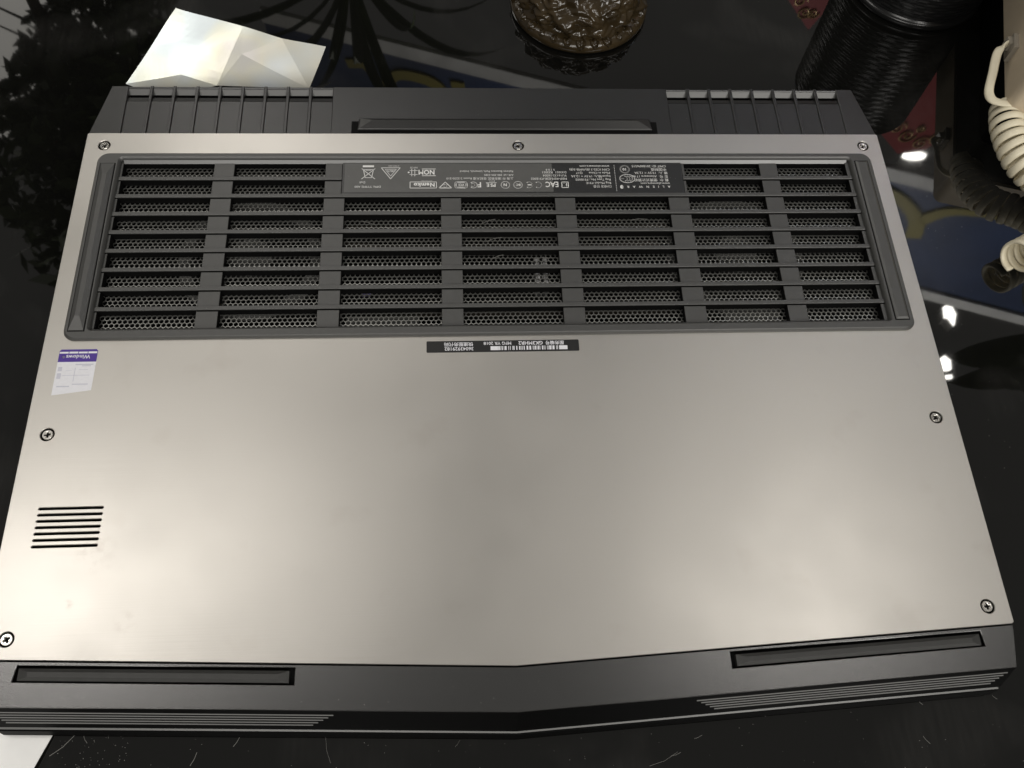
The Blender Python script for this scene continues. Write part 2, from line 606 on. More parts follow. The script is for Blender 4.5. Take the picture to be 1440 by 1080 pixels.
# rims at the far and near ends of the slat field
MB().box(-192.2, 191.9, -109.6, -108.3, 24.8, 29.2).build('grille_rim', M_VENT, vent)
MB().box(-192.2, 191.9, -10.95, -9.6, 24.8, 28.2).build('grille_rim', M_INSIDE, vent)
MB().loft([[(x, -11.25, 28.9), (x, -9.3, 28.9), (x, -9.3, 31.25), (x, -9.0, 31.25)] for x in (-190.6, 190.4)]).build('grille_ledge', M_LEDGE, vent)


def honeycomb(x0, x1, y0, y1, z1, th, pitch, wall, skip):
    R0 = pitch / math.sqrt(3)
    Ri = (pitch - wall) / math.sqrt(3)
    ang = [math.radians(30 + 60 * k) for k in range(6)]
    co = np.array([(math.cos(a), math.sin(a)) for a in ang])
    V, F = [], []
    ny = int((y1 - y0) / (pitch * 0.866)) + 1
    nx = int((x1 - x0) / pitch) + 1
    base = 0
    for j in range(ny):
        for i in range(nx):
            cx = x0 + i * pitch + (pitch / 2 if j % 2 else 0)
            cy = y0 + j * pitch * 0.866
            if skip(cx, cy): continue
            for k in range(6): V.append((cx + co[k, 0] * R0, cy + co[k, 1] * R0, z1))
            for k in range(6): V.append((cx + co[k, 0] * Ri, cy + co[k, 1] * Ri, z1))
            for k in range(6): V.append((cx + co[k, 0] * Ri, cy + co[k, 1] * Ri, z1 - th))
            for k in range(6):
                n = (k + 1) % 6
                F.append((base + k, base + n, base + 6 + n, base + 6 + k))
                F.append((base + 6 + k, base + 6 + n, base + 12 + n, base + 12 + k))
            base += 18
    return V, F


def under_bar(cx, cy):
    if -77 < cx < 99 and cy > -31: return True
    return not any(a - 2 < cx < b + 2 for a, b in XW)


V, F = honeycomb(-190, 190, -108, -11, 24.3, 0.8, 2.42, 0.34, under_bar)
me = bpy.data.meshes.new('grille_mesh')
me.from_pydata([(x * MM, y * MM, z * MM) for x, y, z in V], [], F)
me.materials.append(M_GRILLE)
g = link(bpy.data.objects.new('grille_mesh', me), vent)
g['kind'] = 'stuff'

# parts of the cooling seen dimly through the holes
for cx, cy in ((-125, -62), (125, -62)):
    m = MB()
    m.lathe([(36, 13), (36, 17), (30, 17.5), (30, 13)], cx, cy, 40)
    m.lathe([(11, 13), (11, 18.5)], cx, cy, 24)
    for k in range(24):
        a = 2 * math.pi * k / 24
        ca, sa = math.cos(a), math.sin(a)
        m.loft([[(cx + 11 * ca, cy + 11 * sa, 13), (cx + 30 * math.cos(a + .35), cy + 30 * math.sin(a + .35), 13)],
                [(cx + 11 * ca, cy + 11 * sa, 17), (cx + 30 * math.cos(a + .35), cy + 30 * math.sin(a + .35), 17)]], False, False, False)
    m.build('fan', M_GREYIN, lap)
for yy, xa, xb in ((-44, -88, 90), (-55, -88, 84), (-92, -60, 90)):
    MB().tube([(xa, yy, 17), (xa + 30, yy - 3, 18), (xb - 30, yy - 3, 18), (xb, yy, 17)], 3.2, 8).build('heat_pipe', M_COPPER, lap)
for bx in (18.5, 22.5):
    MB().box(bx, bx + 2.2, -84, -66, 14, 23.2).build('inner_bracket', M_PALEIN, lap)
MB().box(-75, -40, -108, -99, 14, 22.5).build('inner_bracket', M_GREYIN, lap)
MB().box(112, 140, -107, -98, 14, 22.5).build('inner_bracket', M_GREYIN, lap)
MB().box(-68.5, -64, -85.5, -83, 18, 23.2).build('inner_sticker', M_LILAC, lap)

# long feet at both ends of the grille
for s, x0, x1, y0, y1 in ((-1, -201.0, -194.2, -110.2, -13.4), (1, 194.2, 200.7, -109.3, -12.0)):
    h = 33.4 if s < 0 else 32.7
    b = 2.3 if s < 0 else 1.0
    m = MB()
    p = [(x0, y0), (x1, y0), (x1, y1), (x0, y1)]
    q = [(x0 + b, y0 + 6 * (s < 0) + 1), (x1 - b, y0 + 6 * (s < 0) + 1), (x1 - b, y1 - 6 * (s < 0) - 1), (x0 + b, y1 - 6 * (s < 0) - 1)]
    m.loft([ring(p, 31.0), ring(p, 32.1), ring(q, h)])
    ft = m.build('rubber_foot', M_RUBBER if False else M_VENT, vent)
    MB().slab([(x0 - 0.5, y0 - 0.5), (x1 + 0.5, y0 - 0.5), (x1 + 0.5, y1 + 0.5), (x0 - 0.5, y1 + 0.5)], 31.2, 31.74).build('foot_recess', M_INSIDE, vent)

# regulatory label ------------------------------------------------------
lab = flat('regulation_label', [rounded(-79.3, 99.4, -31.0, -10.6, 0.3, 2)], 28.2, 29.3, M_DARK, lap)
lab2 = flat('label_foil', [rounded(-78.2, 30, -29.8, -11.3, 0.3, 2)], 29.3, 29.36, M_LABEL, lab)
pr = Print(98.0, -11.4, 29.42)   # u = 98 - x, v = -(y + 11.4); the reader's text runs from +x to -x
T = pr.text
# v grows towards the reader's top, which is the near side: rows given as distance from the far edge
T('A  L  I  E  N  W  A  R  E', 2.0, 6.0, 14.7, spacing=1.25, bold=0.02)
pr.disc(31.8, 15.4, 0.9, 1.2)
T('www.alienware.com', 1.9, 6.0, 12.6)
T('戴 尔  便携式计算机', 2.1, 6.4, 10.2)
T('型 号:  Alienware 17 R5', 2.0, 6.4, 7.9)
T('输 入:  19.5V = 12.3A', 2.0, 6.4, 5.6)
T('中国制造', 2.1, 6.8, 3.3)
T('CMIT ID: 2018AP6515', 2.0, 6.8, 1.2)
pr.ring(28.4, 10.0, 4.0, 0.42, 2.7)
for k in range(3):
    pr.ring(27.2 + 1.35 * k, 10.0, 1.5, 0.5, 1.6, 100, 260, 10)
T('CCC', 0.9, 30.0, 9.7)
pr.ring(29.2, 3.9, 2.3, 0.75)
T('10', 2.3, 28.1, 3.1, bold=0.05)
for k in range(16):
    pr.rect(34.6, 34.8, 1.0 + 1.1 * k, 1.7 + 1.1 * k)
T('다세대 인증', 2.0, 37.2, 14.3)
for k, (s_, u_) in enumerate((('Reg Model: P31E', 37.2), ('Reg Type No.: P31E002', 37.2), ('Input/输入: 19.5V = 12.3A', 37.2), ('Made in China      Q17', 37.2), ('CAN ICES-3 (B)/NMB-3(B)', 37.2), ('www.alienware.com', 37.2))):
    T(s_, 1.95, u_, 12.2 - 2.2 * k)
# certification marks
def kcc(u, v):
    pr.line([(u, v), (u + 3.4, v), (u + 3.4, v + 3.6), (u, v + 3.6)], 0.4, True)
    T('K', 3.0, u + 0.5, v + 0.7, bold=0.05); pr.ring(u + 2.2, v + 1.8, 0.8, 0.35)
kcc(60.0, 12.2)
T('EAC', 4.8, 65.0, 12.1, sx=0.78, bold=0.08)
pr.ring(75.9, 14.0, 1.8, 0.55, None, 60, 300, 16)
pr.ring(80.7, 14.0, 1.8, 0.55, None, 60, 300, 16); pr.line([(78.9, 14.0), (81.2, 14.0)], 0.6)
pr.ring(86.4, 14.0, 2.2, 0.5); T('BC', 2.0, 85.0, 13.3, bold=0.04)
pr.ring(93.0, 14.0, 2.2, 0.5); T('N', 2.5, 92.1, 13.1, bold=0.06)
T('PS', 2.9, 98.0, 13.2, bold=0.08); T('E', 2.9, 101.3, 13.2, bold=0.06); pr.line([(97.6, 12.6), (103, 12.6)], 0.3); T('JET/UL', 1.1, 98.4, 11.2)
T('F', 4.6, 105.4, 12.3, bold=0.1); pr.ring(109.6, 14.0, 1.9, 0.5, None, 50, 310, 14); pr.ring(109.9, 14.0, 0.95, 0.4, None, 50, 310, 10)
pr.line(rounded(112.9, 119.2, 12.0, 15.9, 0.8, 3), 0.36, True); pr.line(rounded(113.6, 118.5, 12.6, 15.3, 0.5, 3), 0.25, True); T('VCI', 1.9, 114.4, 13.3, bold=0.04)
pr.line([(121, 15.9), (127.4, 15.9), (124.2, 12.1)][::-1], 0.42, True); pr.ring(124.3, 14.6, 0.9, 0.4, None, 40, 320, 10)
T('Nemko', 3.3, 129.6, 12.7, spacing=1.12, bold=0.13); pr.line([(128.8, 12.0), (142.4, 12.0), (142.4, 15.9), (128.8, 15.9)], 0.34, True); T('A P P R O V E D', 0.8, 131, 11.0)
T('MSIP-REM-E2K-P31E002', 1.9, 60.4, 9.4); T('YU16132-16004', 1.9, 60.4, 7.3); T('D33021  R33051', 1.9, 60.4, 5.2); T('5 1 0 8', 1.7, 66.5, 3.6)
T('上海 市 浦东新区 世纪大道 Room 2-2230-210', 1.8, 88.5, 9.2); T('A/R ref: 200-304-2285', 1.7, 88.5, 7.0); T('Raheen Business Park, Limerick, Ireland', 1.75, 88.5, 4.6)
T('NOM', 4.2, 129.6, 4.3, sx=0.86, bold=0.12); pr.line([(129.2, 3.6), (136.2, 3.6)], 0.35); pr.line([(129.2, 8.0), (136.2, 8.0)], 0.35)
for q in ([(138.6, 4.6), (142.6, 4.6)], [(138.6, 7.2), (142.6, 7.2)], [(140.0, 3.6), (140.0, 8.2)], [(141.6, 3.6), (141.6, 8.2)]):
    pr.line(q, 0.3)
T('NYCE', 1.5, 138.6, 2.2); pr.disc(143.2, 5.8, 0.5)
pr.line([(147.6, 2.8), (157.4, 2.8), (152.5, 10.0)], 0.34, True); pr.line([(149.6, 3.8), (155.4, 3.8), (152.5, 8.2)], 0.24, True); T('DELTA', 1.6, 150.2, 4.4, bold=0.03); T('E-90573 5003', 1.0, 148.2, 1.3)
# crossed-out bin and date bar
pr.line([(161.4, 4.0), (162.3, 9.2), (165.6, 9.2), (166.6, 4.0)][::-1], 0.34, True); pr.line([(160.6, 3.4), (167.4, 10.0)], 0.34); pr.line([(160.6, 10.0), (167.4, 3.4)], 0.34); pr.rect(162.6, 165.4, 4.0, 4.5)
pr.rect(161.2, 167.0, 1.2, 2.4)
T('Dell', 1.8, 165.4, 11.6); T('DPN: YY9M2 A00', 1.8, 157.4, 14.4)
pr.mb.v = [(x, y, z) for x, y, z in pr.mb.v]
pr.build('lettering', M_PRINT, lab)

# black service sticker -------------------------------------------------
svc = flat('service_sticker', [rounded(-36.0, 36.4, -123.5, -117.4, 0.5, 3)], 30.0, 30.06, M_STKBLACK, lap)
pr = Print(36.4, -117.4, 30.1)
pr.text('服务编号', 2.25, 7.1, 0.75, bold=0.03); pr.text('GK3MHR2', 2.6, 17.2, 0.7, bold=0.05); pr.text('MFG YR 2018', 2.3, 32.2, 0.75, bold=0.03)
pr.text('快速服务代码', 2.3, 50.4, 1.0, bold=0.03); pr.text('36043929182', 2.5, 50.2, 3.4, bold=0.03)
pr.rect(5.6, 9.6, 3.1, 5.2); pr.rect(38.2, 42.2, 3.1, 5.2)
u = 10.2
while u < 38.0:
    w = random.choice((0.25, 0.3, 0.55, 0.85))
    pr.rect(u, u + w, 3.1, 5.2)
    u += w + random.choice((0.25, 0.3, 0.5, 0.8))
pr.build('lettering', M_STKWHITE, svc)

# purple and white licence sticker ---------------------------------------
stk = flat('licence_sticker', [[(-203.7, -142.3), (-186.7, -140.0), (-186.6, -120.0), (-187.3, -119.1), (-203.0, -119.1), (-203.8, -120.0)]], 30.0, 30.06, M_STKWHITE, lap)
flat('purple_band', [[(-203.75, -125.6), (-186.65, -125.6), (-186.6, -120.0), (-187.3, -119.15), (-203.0, -119.15), (-203.75, -120.0)]], 30.06, 30.09, M_PURPLE, stk)
pr = Print(-186.6, -119.1, 30.13)
for k in range(4):
    pr.rect(0.25 + 4.25 * k, 4.2 + 4.25 * k, 1.25 + 0.06 * (k % 2), 2.2)
pr.text('Windows', 2.7, 3.1, 3.0, spacing=1.02, bold=0.04); pr.ring(14.9, 4.0, 0.55, 0.22); pr.text('R', 0.9, 14.6, 3.7)
pr.build('lettering', M_STKWHITE, stk)
pr = Print(-186.6, -119.1, 30.09)
for a in ((1.0, 9.0, 7.6, 8.2), (2.0, 6.0, 8.4, 8.8), (8.6, 8.9, 9.5, 16.5), (2.0, 14.0, 13.2, 13.45), (14.6, 16.4, 9.0, 11.2), (14.6, 16.4, 12.2, 15.0), (2.0, 9.0, 17.6, 18.1), (10.0, 15.6, 18.6, 19.2), (3.0, 7.0, 10.4, 10.6), (10.2, 13.0, 10.9, 11.1)):
    pr.rect(*a)
pr.build('fine_print', M_STKGREY, stk)

# front band with the two foot pockets ----------------------------------
band_o = [(-211.4, -256.8), (0, -266.55), (211.4, -256.8), (211.3, -259), (208.4, -273.6), (208.0, -274.2), (0, -283.8), (-208.0, -274.2), (-208.4, -273.6), (-211.3, -259)]
pk = {s: [(s * 88.4, -263.7), (s * 88.4, -270.2), (s * 197.4, -265.2), (s * 196.6, -258.9)] for s in (-1, 1)}
band = flat('front_band', [band_o, pk[-1], pk[1]], 28.2, 29.5, M_BAND, lap, 0.25)
for s in (-1, 1):
    MB().slab([(88.0 * s, -270.8), (198.0 * s, -265.6), (197.0 * s, -258.4), (88.0 * s, -263.2)][::s], 26.0, 27.2).build('foot_pocket', M_INSIDE, band)
    a, b = 90.6, 195.6
    yf = lambda x, d: -259.75 - (196.6 - x) * 0.0445 - d
    p = [(s * a, yf(a, 4.9)), (s * b, yf(b, 4.9)), (s * b, yf(b, 0.3)), (s * a, yf(a, 0.3))][::s]
    q = [(s * (a + 4), yf(a + 4, 3.6)), (s * (b - 4), yf(b - 4, 3.6)), (s * (b - 4), yf(b - 4, 1.7)), (s * (a + 4), yf(a + 4, 1.7))][::s]
    MB().loft([ring(p, 27.0), ring(p, 29.4), ring(q, 30.6)]).build('rubber_foot', M_RUBBER, band)

# rear housing with exhaust fins ----------------------------------------
def corner_x(y):
    return 211.4 - (y - 8.4) * (211.4 - 204.2) / (41.2 - 8.4)
rear = MB()
rear.slab([(-211.2, 8.6), (211.2, 8.6), (204.0, 41.0), (-204.0, 41.0)], 12.4, 20.0)
hs = rear.build('rear_housing', M_INSIDE, lap)
def hpoly(x0, x1, left=False, right=False, y0=8.5, y1=41.2):
    xa = -corner_x(y0) if left else x0
    xb = corner_x(y0) if right else x1
    xc = corner_x(y1) if right else x1
    xd = -corner_x(y1) if left else x0
    return [(xa, y0), (xb, y0), (xc, y1), (xd, y1)]
MB().slab(hpoly(0, -195.4, left=True), 14, 29.3, 0.3).build('housing_end', M_DARK, hs)
MB().slab(hpoly(-86.6, 97.6), 14, 29.3, 0.3).build('housing_middle', M_DARK, hs)
MB().slab(hpoly(195.2, 0, right=True), 14, 29.3, 0.3).build('housing_end', M_DARK, hs)
for x0, pitch, n in ((-195.4, 12.09, 9), (97.6, 12.2, 8)):
    for k in range(n):
        a = x0 + pitch * k + (0.85 if k else 0)
        b = x0 + pitch * (k + 1) - (0.85 if k < n - 1 else 0)
        # long panel, small step panel, dark slot, lip
        MB().slab([(a, 9.3), (b, 9.3), (b, 31.2), (a, 31.2)], 20.5, 28.6, 0.12).build('fin_panel', M_DARK, hs)
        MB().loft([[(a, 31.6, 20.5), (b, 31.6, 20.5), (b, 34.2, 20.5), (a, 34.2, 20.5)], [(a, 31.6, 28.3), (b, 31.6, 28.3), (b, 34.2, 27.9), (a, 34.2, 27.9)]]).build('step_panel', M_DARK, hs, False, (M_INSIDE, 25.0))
        MB().loft([[(a, 37.3, 20.5), (b, 37.3, 20.5), (b, 39.9, 20.5), (a, 39.9, 20.5)], [(a, 37.3, 26.5), (b, 37.3, 26.5), (b, 39.6, 28.7), (a, 39.6, 28.7)]]).build('exhaust_lip', M_TIP, hs, False, (M_INSIDE, 25.0))  # slot walls coloured black where the slot would be shaded
        if k:
            c = x0 + pitch * k
            MB().slab([(c - 0.8, 8.6), (c + 0.8, 8.6), (c + 0.8, 41.4), (c - 0.8, 41.4)], 18, 29.35, 0.25).build('fin', M_DARK, hs)
    MB().slab([(x0, 39.9), (x0 + pitch * n, 39.9), (x0 + pitch * n, 41.1), (x0, 41.1)], 16, 29.0, 0.2).build('rear_rail', M_DARK, hs)
# long rear foot in its black recess
M_FOOT = mat('rear_foot_rubber', (0.017, 0.017, 0.0165), 0.3, spec=0.75, bump=0.1, bump_scale=3000)
MB().slab([(-75.8, 8.7), (89.4, 8.7), (89.4, 17.0), (-75.8, 17.0)], 29.0, 29.36).build('foot_recess', M_INSIDE, hs)
m = MB()
m.loft([[(-72.4, 10.7, 29.3), (86.4, 10.7, 29.3), (86.0, 18.4, 29.3), (-72.0, 18.4, 29.3)],
        [(-72.4, 10.7, 30.3), (86.4, 10.7, 30.3), (85.0, 18.2, 30.2), (-71.0, 18.2, 30.2)],
        [(-71.6, 11.0, 30.7), (85.6, 11.0, 30.7), (78.4, 15.3, 32.4), (-64.4, 15.3, 32.4)]])
m.build('rubber_foot', M_FOOT, hs)

# ------------------------------------------------------------------ curled clear film behind the laptop
M_FILM = mat('pearly_film', (0.76, 0.765, 0.73), 0.27, 0.35, 0.6)
fb = M_FILM.node_tree.nodes['Principled BSDF']
fb.inputs['Thin Film Thickness'].default_value = 480
fb.inputs['Thin Film IOR'].default_value = 1.4
nt = M_FILM.node_tree
tc = nt.nodes.new('ShaderNodeTexCoord'); nz = nt.nodes.new('ShaderNodeTexNoise'); mr = nt.nodes.new('ShaderNodeMapRange')
nz.inputs['Scale'].default_value = 28
nt.links.new(tc.outputs['Object'], nz.inputs['Vector']); nt.links.new(nz.outputs['Fac'], mr.inputs['Value'])
mr.inputs['To Min'].default_value = 330; mr.inputs['To Max'].default_value = 520
nt.links.new(mr.outputs['Result'], fb.inputs['Thin Film Thickness'])
rp = nt.nodes.new('ShaderNodeValToRGB')
for pos, c in ((0.36, (0.78, 0.82, 0.86)), (0.46, (0.80, 0.82, 0.78)), (0.56, (0.84, 0.83, 0.72)), (0.66, (0.78, 0.78, 0.74))):
    e_ = rp.color_ramp.elements.new(pos); e_.color = (*c, 1)
rp.color_ramp.elements[0].color = (0.77, 0.82, 0.82, 1); rp.color_ramp.elements[-1].color = (0.80, 0.82, 0.78, 1)
nt.links.new(nz.outputs['Fac'], rp.inputs['Fac']); nt.links.new(rp.outputs['Color'], fb.inputs['Base Color'])
film = bmesh.new()
A, B, C1, C2, C3, D = (-207.4, 63.1, 8.0), (-179.0, 102.9, 26.4), (-140.3, 90.6, 24.9), (-118.7, 84.6, 22.6), (-141.1, 75.9, 18.4), (-155.4, 59.4, 11.1)
E1, E2, G, Hh = (-94.9, 86.9, 14.0), (-105.1, 65.1, 3.0), (-175.7, 66.3, 12.1), (-185.0, 55.0, 3.5)
vv = {k: film.verts.new([c * MM for c in p]) for k, p in dict(A=A, B=B, C1=C1, C2=C2, C3=C3, D=D, E1=E1, E2=E2, G=G, Hh=Hh).items()}
for f in (('A', 'G', 'D', 'C1', 'B'), ('C1', 'D', 'C3', 'C2'), ('C2', 'C3', 'D', 'E2', 'E1'), ('A', 'Hh', 'D', 'G')):
    film.faces.new([vv[k] for k in f])
bmesh.ops.recalc_face_normals(film, faces=film.faces)
me = bpy.data.meshes.new('film_sheet')
bmesh.ops.triangulate(film, faces=film.faces)
film.to_mesh(me); film.free()
me.materials.append(M_FILM)
bmf = bmesh.new(); bmf.from_mesh(me)
bmesh.ops.subdivide_edges(bmf, edges=bmf.edges, cuts=9, use_grid_fill=True)
for v in bmf.verts:
    p = v.co * 1000
    v.co.z += (0.6 * math.sin(p.x * 0.075 + 1.0) * math.sin(p.y * 0.10) + 0.3 * noise.noise(p * 0.06)) * MM
bmf.to_mesh(me); bmf.free()
for p in me.polygons: p.use_smooth = False
fo = link(bpy.data.objects.new('film_sheet', me))
sol = fo.modifiers.new('thick', 'SOLIDIFY'); sol.thickness = 0.00018
tag(fo, 'creased shiny pale plastic film lying behind the laptop', 'film')

# ------------------------------------------------------------------ white paper under the front left corner
pp = MB()
pts = [(-184.7, -269.0), (-238.0, -403.0), (-430.0, -330.0), (-390.0, -268.0), (-226.0, -285.0), (-205.0, -274.0)]
pp.loft([[(x, y, 0.12 + max(0, -270 - y) * 0.07) for x, y in pts[::-1]], [(x, y, 0.42 + max(0, -270 - y) * 0.07) for x, y in pts[::-1]]])
tag(pp.build('paper_sheet', M_PAPER), 'blank white paper sheet under the laptop front corner', 'paper')

# ------------------------------------------------------------------ black ribbed cup
cup = empty('ribbed_cup', (0.2842, 0.1634, 0), 'black round cup with woven ribs standing behind the laptop', 'cup')
M_CUP = mat('cup_black', (0.009, 0.009, 0.009), 0.24)
cx, cy = 284.2, 163.4
m = MB()
nth, rows = 240, 150
rings = []
for j in range(rows + 1):
    z = 7 + 88.0 * j / rows
    row = (z - 7) / 2.2
    rr = []
    for i in range(nth):
        th = 2 * math.pi * i / nth
        ridge = max(0.0, math.sin(row * 2 * math.pi)) ** 0.7
        st = 0.5 + 0.5 * math.tanh(4 * math.sin(th * 20 + (int(row) % 2) * math.pi + 1.7 * math.sin(int(row) * 12.9)))
        r = 44.4 + 0.75 * ridge * (0.25 + 0.75 * st)
        rr.append((cx + r * math.cos(th), cy + r * math.sin(th), z))
    rings.append(rr)
m.loft(rings, False, False)
m.build('cup_wall', M_CUP, cup, True)
MB().lathe([(40, 0), (44.2, 0.2), (45.1, 1.4), (45.1, 3.4), (44.4, 4.6), (43.0, 5.0), (43.0, 7.2)], cx, cy, 96, True, True).build('base_ring', M_CUP, cup, True)
MB().lathe([(44.0, 95), (45.0, 96), (45.0, 98), (44.0, 99), (42.2, 99), (41.6, 97), (41.6, 12)], cx, cy, 96, False, True).build('rim', M_CUP, cup, True)

# ------------------------------------------------------------------ carved brown ornament
orn = empty('carved_ornament', (0.059, 0.138, 0), 'glossy brown carved ornament on a round base beyond the laptop', 'ornament')
M_ORN = mat('brown_resin', (0.036, 0.025, 0.012), 0.15, spec=0.45, noise_amt=0.45, noise_scale=70, bump=0.5, bump_scale=260)
M_ORN2 = mat('tan_resin', (0.10, 0.068, 0.036), 0.2, noise_amt=0.3, noise_scale=120, bump=0.3, bump_scale=260, coat=0.3)
M_ORN3 = mat('olive_resin', (0.10, 0.088, 0.056), 0.25, noise_amt=0.3, noise_scale=90, bump=0.3, bump_scale=300, coat=0.2)
cx, cy = 59.0, 139.0
bm = bmesh.new()
bmesh.ops.create_icosphere(bm, subdivisions=6, radius=1.0)
for v in bm.verts:
    d = v.co.copy()
    n1 = noise.noise(d * 3.1 + Vector((3, 1, 7)))
    n2 = abs(noise.noise(d * 6.5 + Vector((1, 8, 2))))
    a = math.atan2(d.y, d.x)
    k = 1 + 0.10 * n1 - 0.12 * n2 + 0.03 * math.sin(a * 13 + d.z * 9)
    v.co = Vector(((cx + d.x * 41 * k) * MM, (cy + d.y * 39 * k) * MM, max(3.5, 12 + d.z * 25 * k) * MM))
me = bpy.data.meshes.new('carved_body')
bm.to_mesh(me); bm.free()
for p in me.polygons: p.use_smooth = True
me.materials.append(M_ORN)
link(bpy.data.objects.new('carved_body', me), orn)
MB().lathe([(38, 0), (42, 0.3), (43.4, 2.0), (43.0, 5.0), (40, 7.5)], cx, cy, 64).build('base_disc', M_ORN, orn, True)
# scrolled petals round the base: one mesh shared by every petal
pm = None
for k in range(30):
    a = 2 * math.pi * k / 30 + 0.05
    if pm is None:
        b2 = bmesh.new()
        bmesh.ops.create_icosphere(b2, subdivisions=3, radius=1.0)
        for v in b2.verts:
            d = v.co
            v.co = Vector((d.x * 4.2 * MM, d.y * 5.2 * (1 - 0.25 * d.x) * MM, (d.z * 3.4 + 0.8 * math.sin(d.y * 7)) * MM))
        pm = bpy.data.meshes.new('petal')
        b2.to_mesh(pm); b2.free()
        for p in pm.polygons: p.use_smooth = True
        pm.materials.append(M_ORN)
    o = bpy.data.objects.new('petal', pm)
    o['_world'] = 0
    link(o, orn)
    o.location = (39.6 * MM * math.cos(a), 39.2 * MM * math.sin(a), 6.0 * MM)
    sc = random.uniform(0.6, 0.95)
    o.scale = (sc, sc * random.uniform(0.6, 0.9), sc)
    o.rotation_euler = (random.uniform(-.3, .3), random.uniform(-.35, .1), a)
# folds over the dome, a tan slab and an olive leaf on its right
for k, (x0, y0, x1, y1) in enumerate(((30, 122, 52, 128), (40, 116, 64, 124), (36, 134, 58, 140), (62, 112, 80, 120), (64, 118, 82, 126), (66, 124, 84, 131))):
    pts = []
    for q in range(9):
        tt = q / 8
        x = x0 + (x1 - x0) * tt; y = y0 + (y1 - y0) * tt + 3.5 * math.sin(tt * 3.1)
        rr = min(0.97, math.hypot((x - cx) / 41, (y - cy) / 39))
        pts.append((x, y, 12 + 25 * math.sqrt(1 - rr * rr) * 0.97))
    MB().tube(pts, [1.0, 2.2, 3.0, 3.4, 3.5, 3.2, 2.6, 1.8, 0.8], 10).build('fold', M_ORN, orn, True)
def bent(name, base, du, dv, nu, nv, lift, m_):
    mb = MB(); vs = []; fs = []
    for i in range(nu + 1):
        for j in range(nv + 1):
            p = Vector(base) + Vector(du) * (i / nu) + Vector(dv) * (j / nv)
            w = math.sin(math.pi * i / nu) * lift + 0.4 * noise.noise(p * 0.2)
            vs.append((p.x, p.y, p.z + w))
    for i in range(nu):
        for j in range(nv):
            a = i * (nv + 1) + j
            fs.append((a, a + nv + 1, a + nv + 2, a + 1))
    mb.add(vs, fs)
    o = mb.build(name, m_, orn, True)
    s = o.modifiers.new('thick', 'SOLIDIFY'); s.thickness = 0.0022
    return o
bent('slab_leaf', (68, 139, 37), (17, 4, -7), (-8, 22, 4), 10, 10, 2.0, M_ORN2)
bent('slab_leaf', (76, 124, 25), (19, 6, -14), (1, 10, 7), 10, 8, 2.2, M_ORN3)

# ------------------------------------------------------------------ beige telephone at the right edge
ph = empty('telephone', (0.370, 0.090, 0), 'beige desk telephone standing at the right edge of the table', 'telephone')
M_BEIGE = mat('beige_plastic', (0.62, 0.52, 0.38), 0.42, noise_amt=0.03, noise_scale=60, bump=0.06, bump_scale=1500)
M_CREAM = mat('cream_cord', (0.80, 0.73, 0.55), 0.38, noise_amt=0.03, noise_scale=80)
M_CLEAR = mat('plug_plastic', (0.30, 0.27, 0.22), 0.12, spec=0.7)
def turned(poly):      # the telephone stands turned a little clockwise
    return [(291.0 + 0.963 * x + 0.268 * y, 27.0 - 0.268 * x + 0.963 * y) for x, y in poly]
MB().slab(turned(rounded(1.5, 164, 2, 206, 6)), 0.2, 29.5, 0.5).build('plinth', M_BLACK, ph)
MB().slab(turned(rounded(0, 166, 0, 210, 5)), 29.6, 58, 3.0).build('phone_body', M_BEIGE, ph)
MB().slab(turned(rounded(4, 162, 36, 204, 5)), 57.9, 63, 2.5).build('key_deck', M_BEIGE, ph)
for r in range(4):
    for c in range(3):
        MB().slab(turned(rounded(72 + 20 * c, 85 + 20 * c, 60 + 18 * r, 71 + 18 * r, 2, 3)), 62.8, 65.5, 0.8).build('key', M_CREAM, ph)
MB().slab(turned([(-2.6, 33), (2, 33), (2, 44), (-2.6, 44)]), 33.5, 45.0, 0.6).build('socket', M_CLEAR, ph)

crd = empty('coiled_cord', (0.3000, 0.0, 0), 'cream coiled telephone cord hanging from the socket on the phone', 'cord')
# flat lead from the plug down to the coil
def spline(pts, n):
    pts = [Vector(p) for p in pts]
    out = []
    P = [pts[0] * 2 - pts[1]] + pts + [pts[-1] * 2 - pts[-2]]
    for i in range(1, len(P) - 2):
        for k in range(n):
            t_ = k / n
            a, b, c, d = P[i - 1], P[i], P[i + 1], P[i + 2]
            out.append(0.5 * ((2 * b) + (c - a) * t_ + (2 * a - 5 * b + 4 * c - d) * t_ ** 2 + (3 * b - a - 3 * c + d) * t_ ** 3))
    out.append(pts[-1])
    return out
def ribbon(mb, pts, widths, thick, wdir, n=10):
    rings = []
    for i, p in enumerate(pts):
        t_ = (pts[min(i + 1, len(pts) - 1)] - pts[max(i - 1, 0)]).normalized()
        w = wdir[i] - t_ * wdir[i].dot(t_)
        w.normalize()
        h = t_.cross(w)
        ww = widths[i] if isinstance(widths, list) else widths
        rings.append([tuple(p + w * ww * math.cos(2 * math.pi * k / n) + h * thick * math.copysign(abs(math.sin(2 * math.pi * k / n)) ** 0.6, math.sin(2 * math.pi * k / n))) for k in range(n)])
    mb.loft(rings)
lead = spline([(302.2, 66.5, 40), (296.3, 65.2, 40.3), (291.7, 61.4, 38.0), (288.4, 50.5, 33.0), (285.0, 40.5, 30.0), (284.8, 34.0, 30.0), (288.6, 30.4, 31.0), (296.0, 29.0, 31.5)], 8)
wd = [Vector((0.75, 0.35, 0.5)).lerp(Vector((0.15, 0.9, -0.1)), min(1, max(0, (i / len(lead) - 0.55) * 2.6))) for i in range(len(lead))]
mb = MB(); ribbon(mb, lead, 2.5, 0.9, wd)
mb.build('lead', M_CREAM, crd, True)
MB().box(297.0, 303, 63.6, 69.0, 37.4, 42.8).build('plug', M_CLEAR, crd)
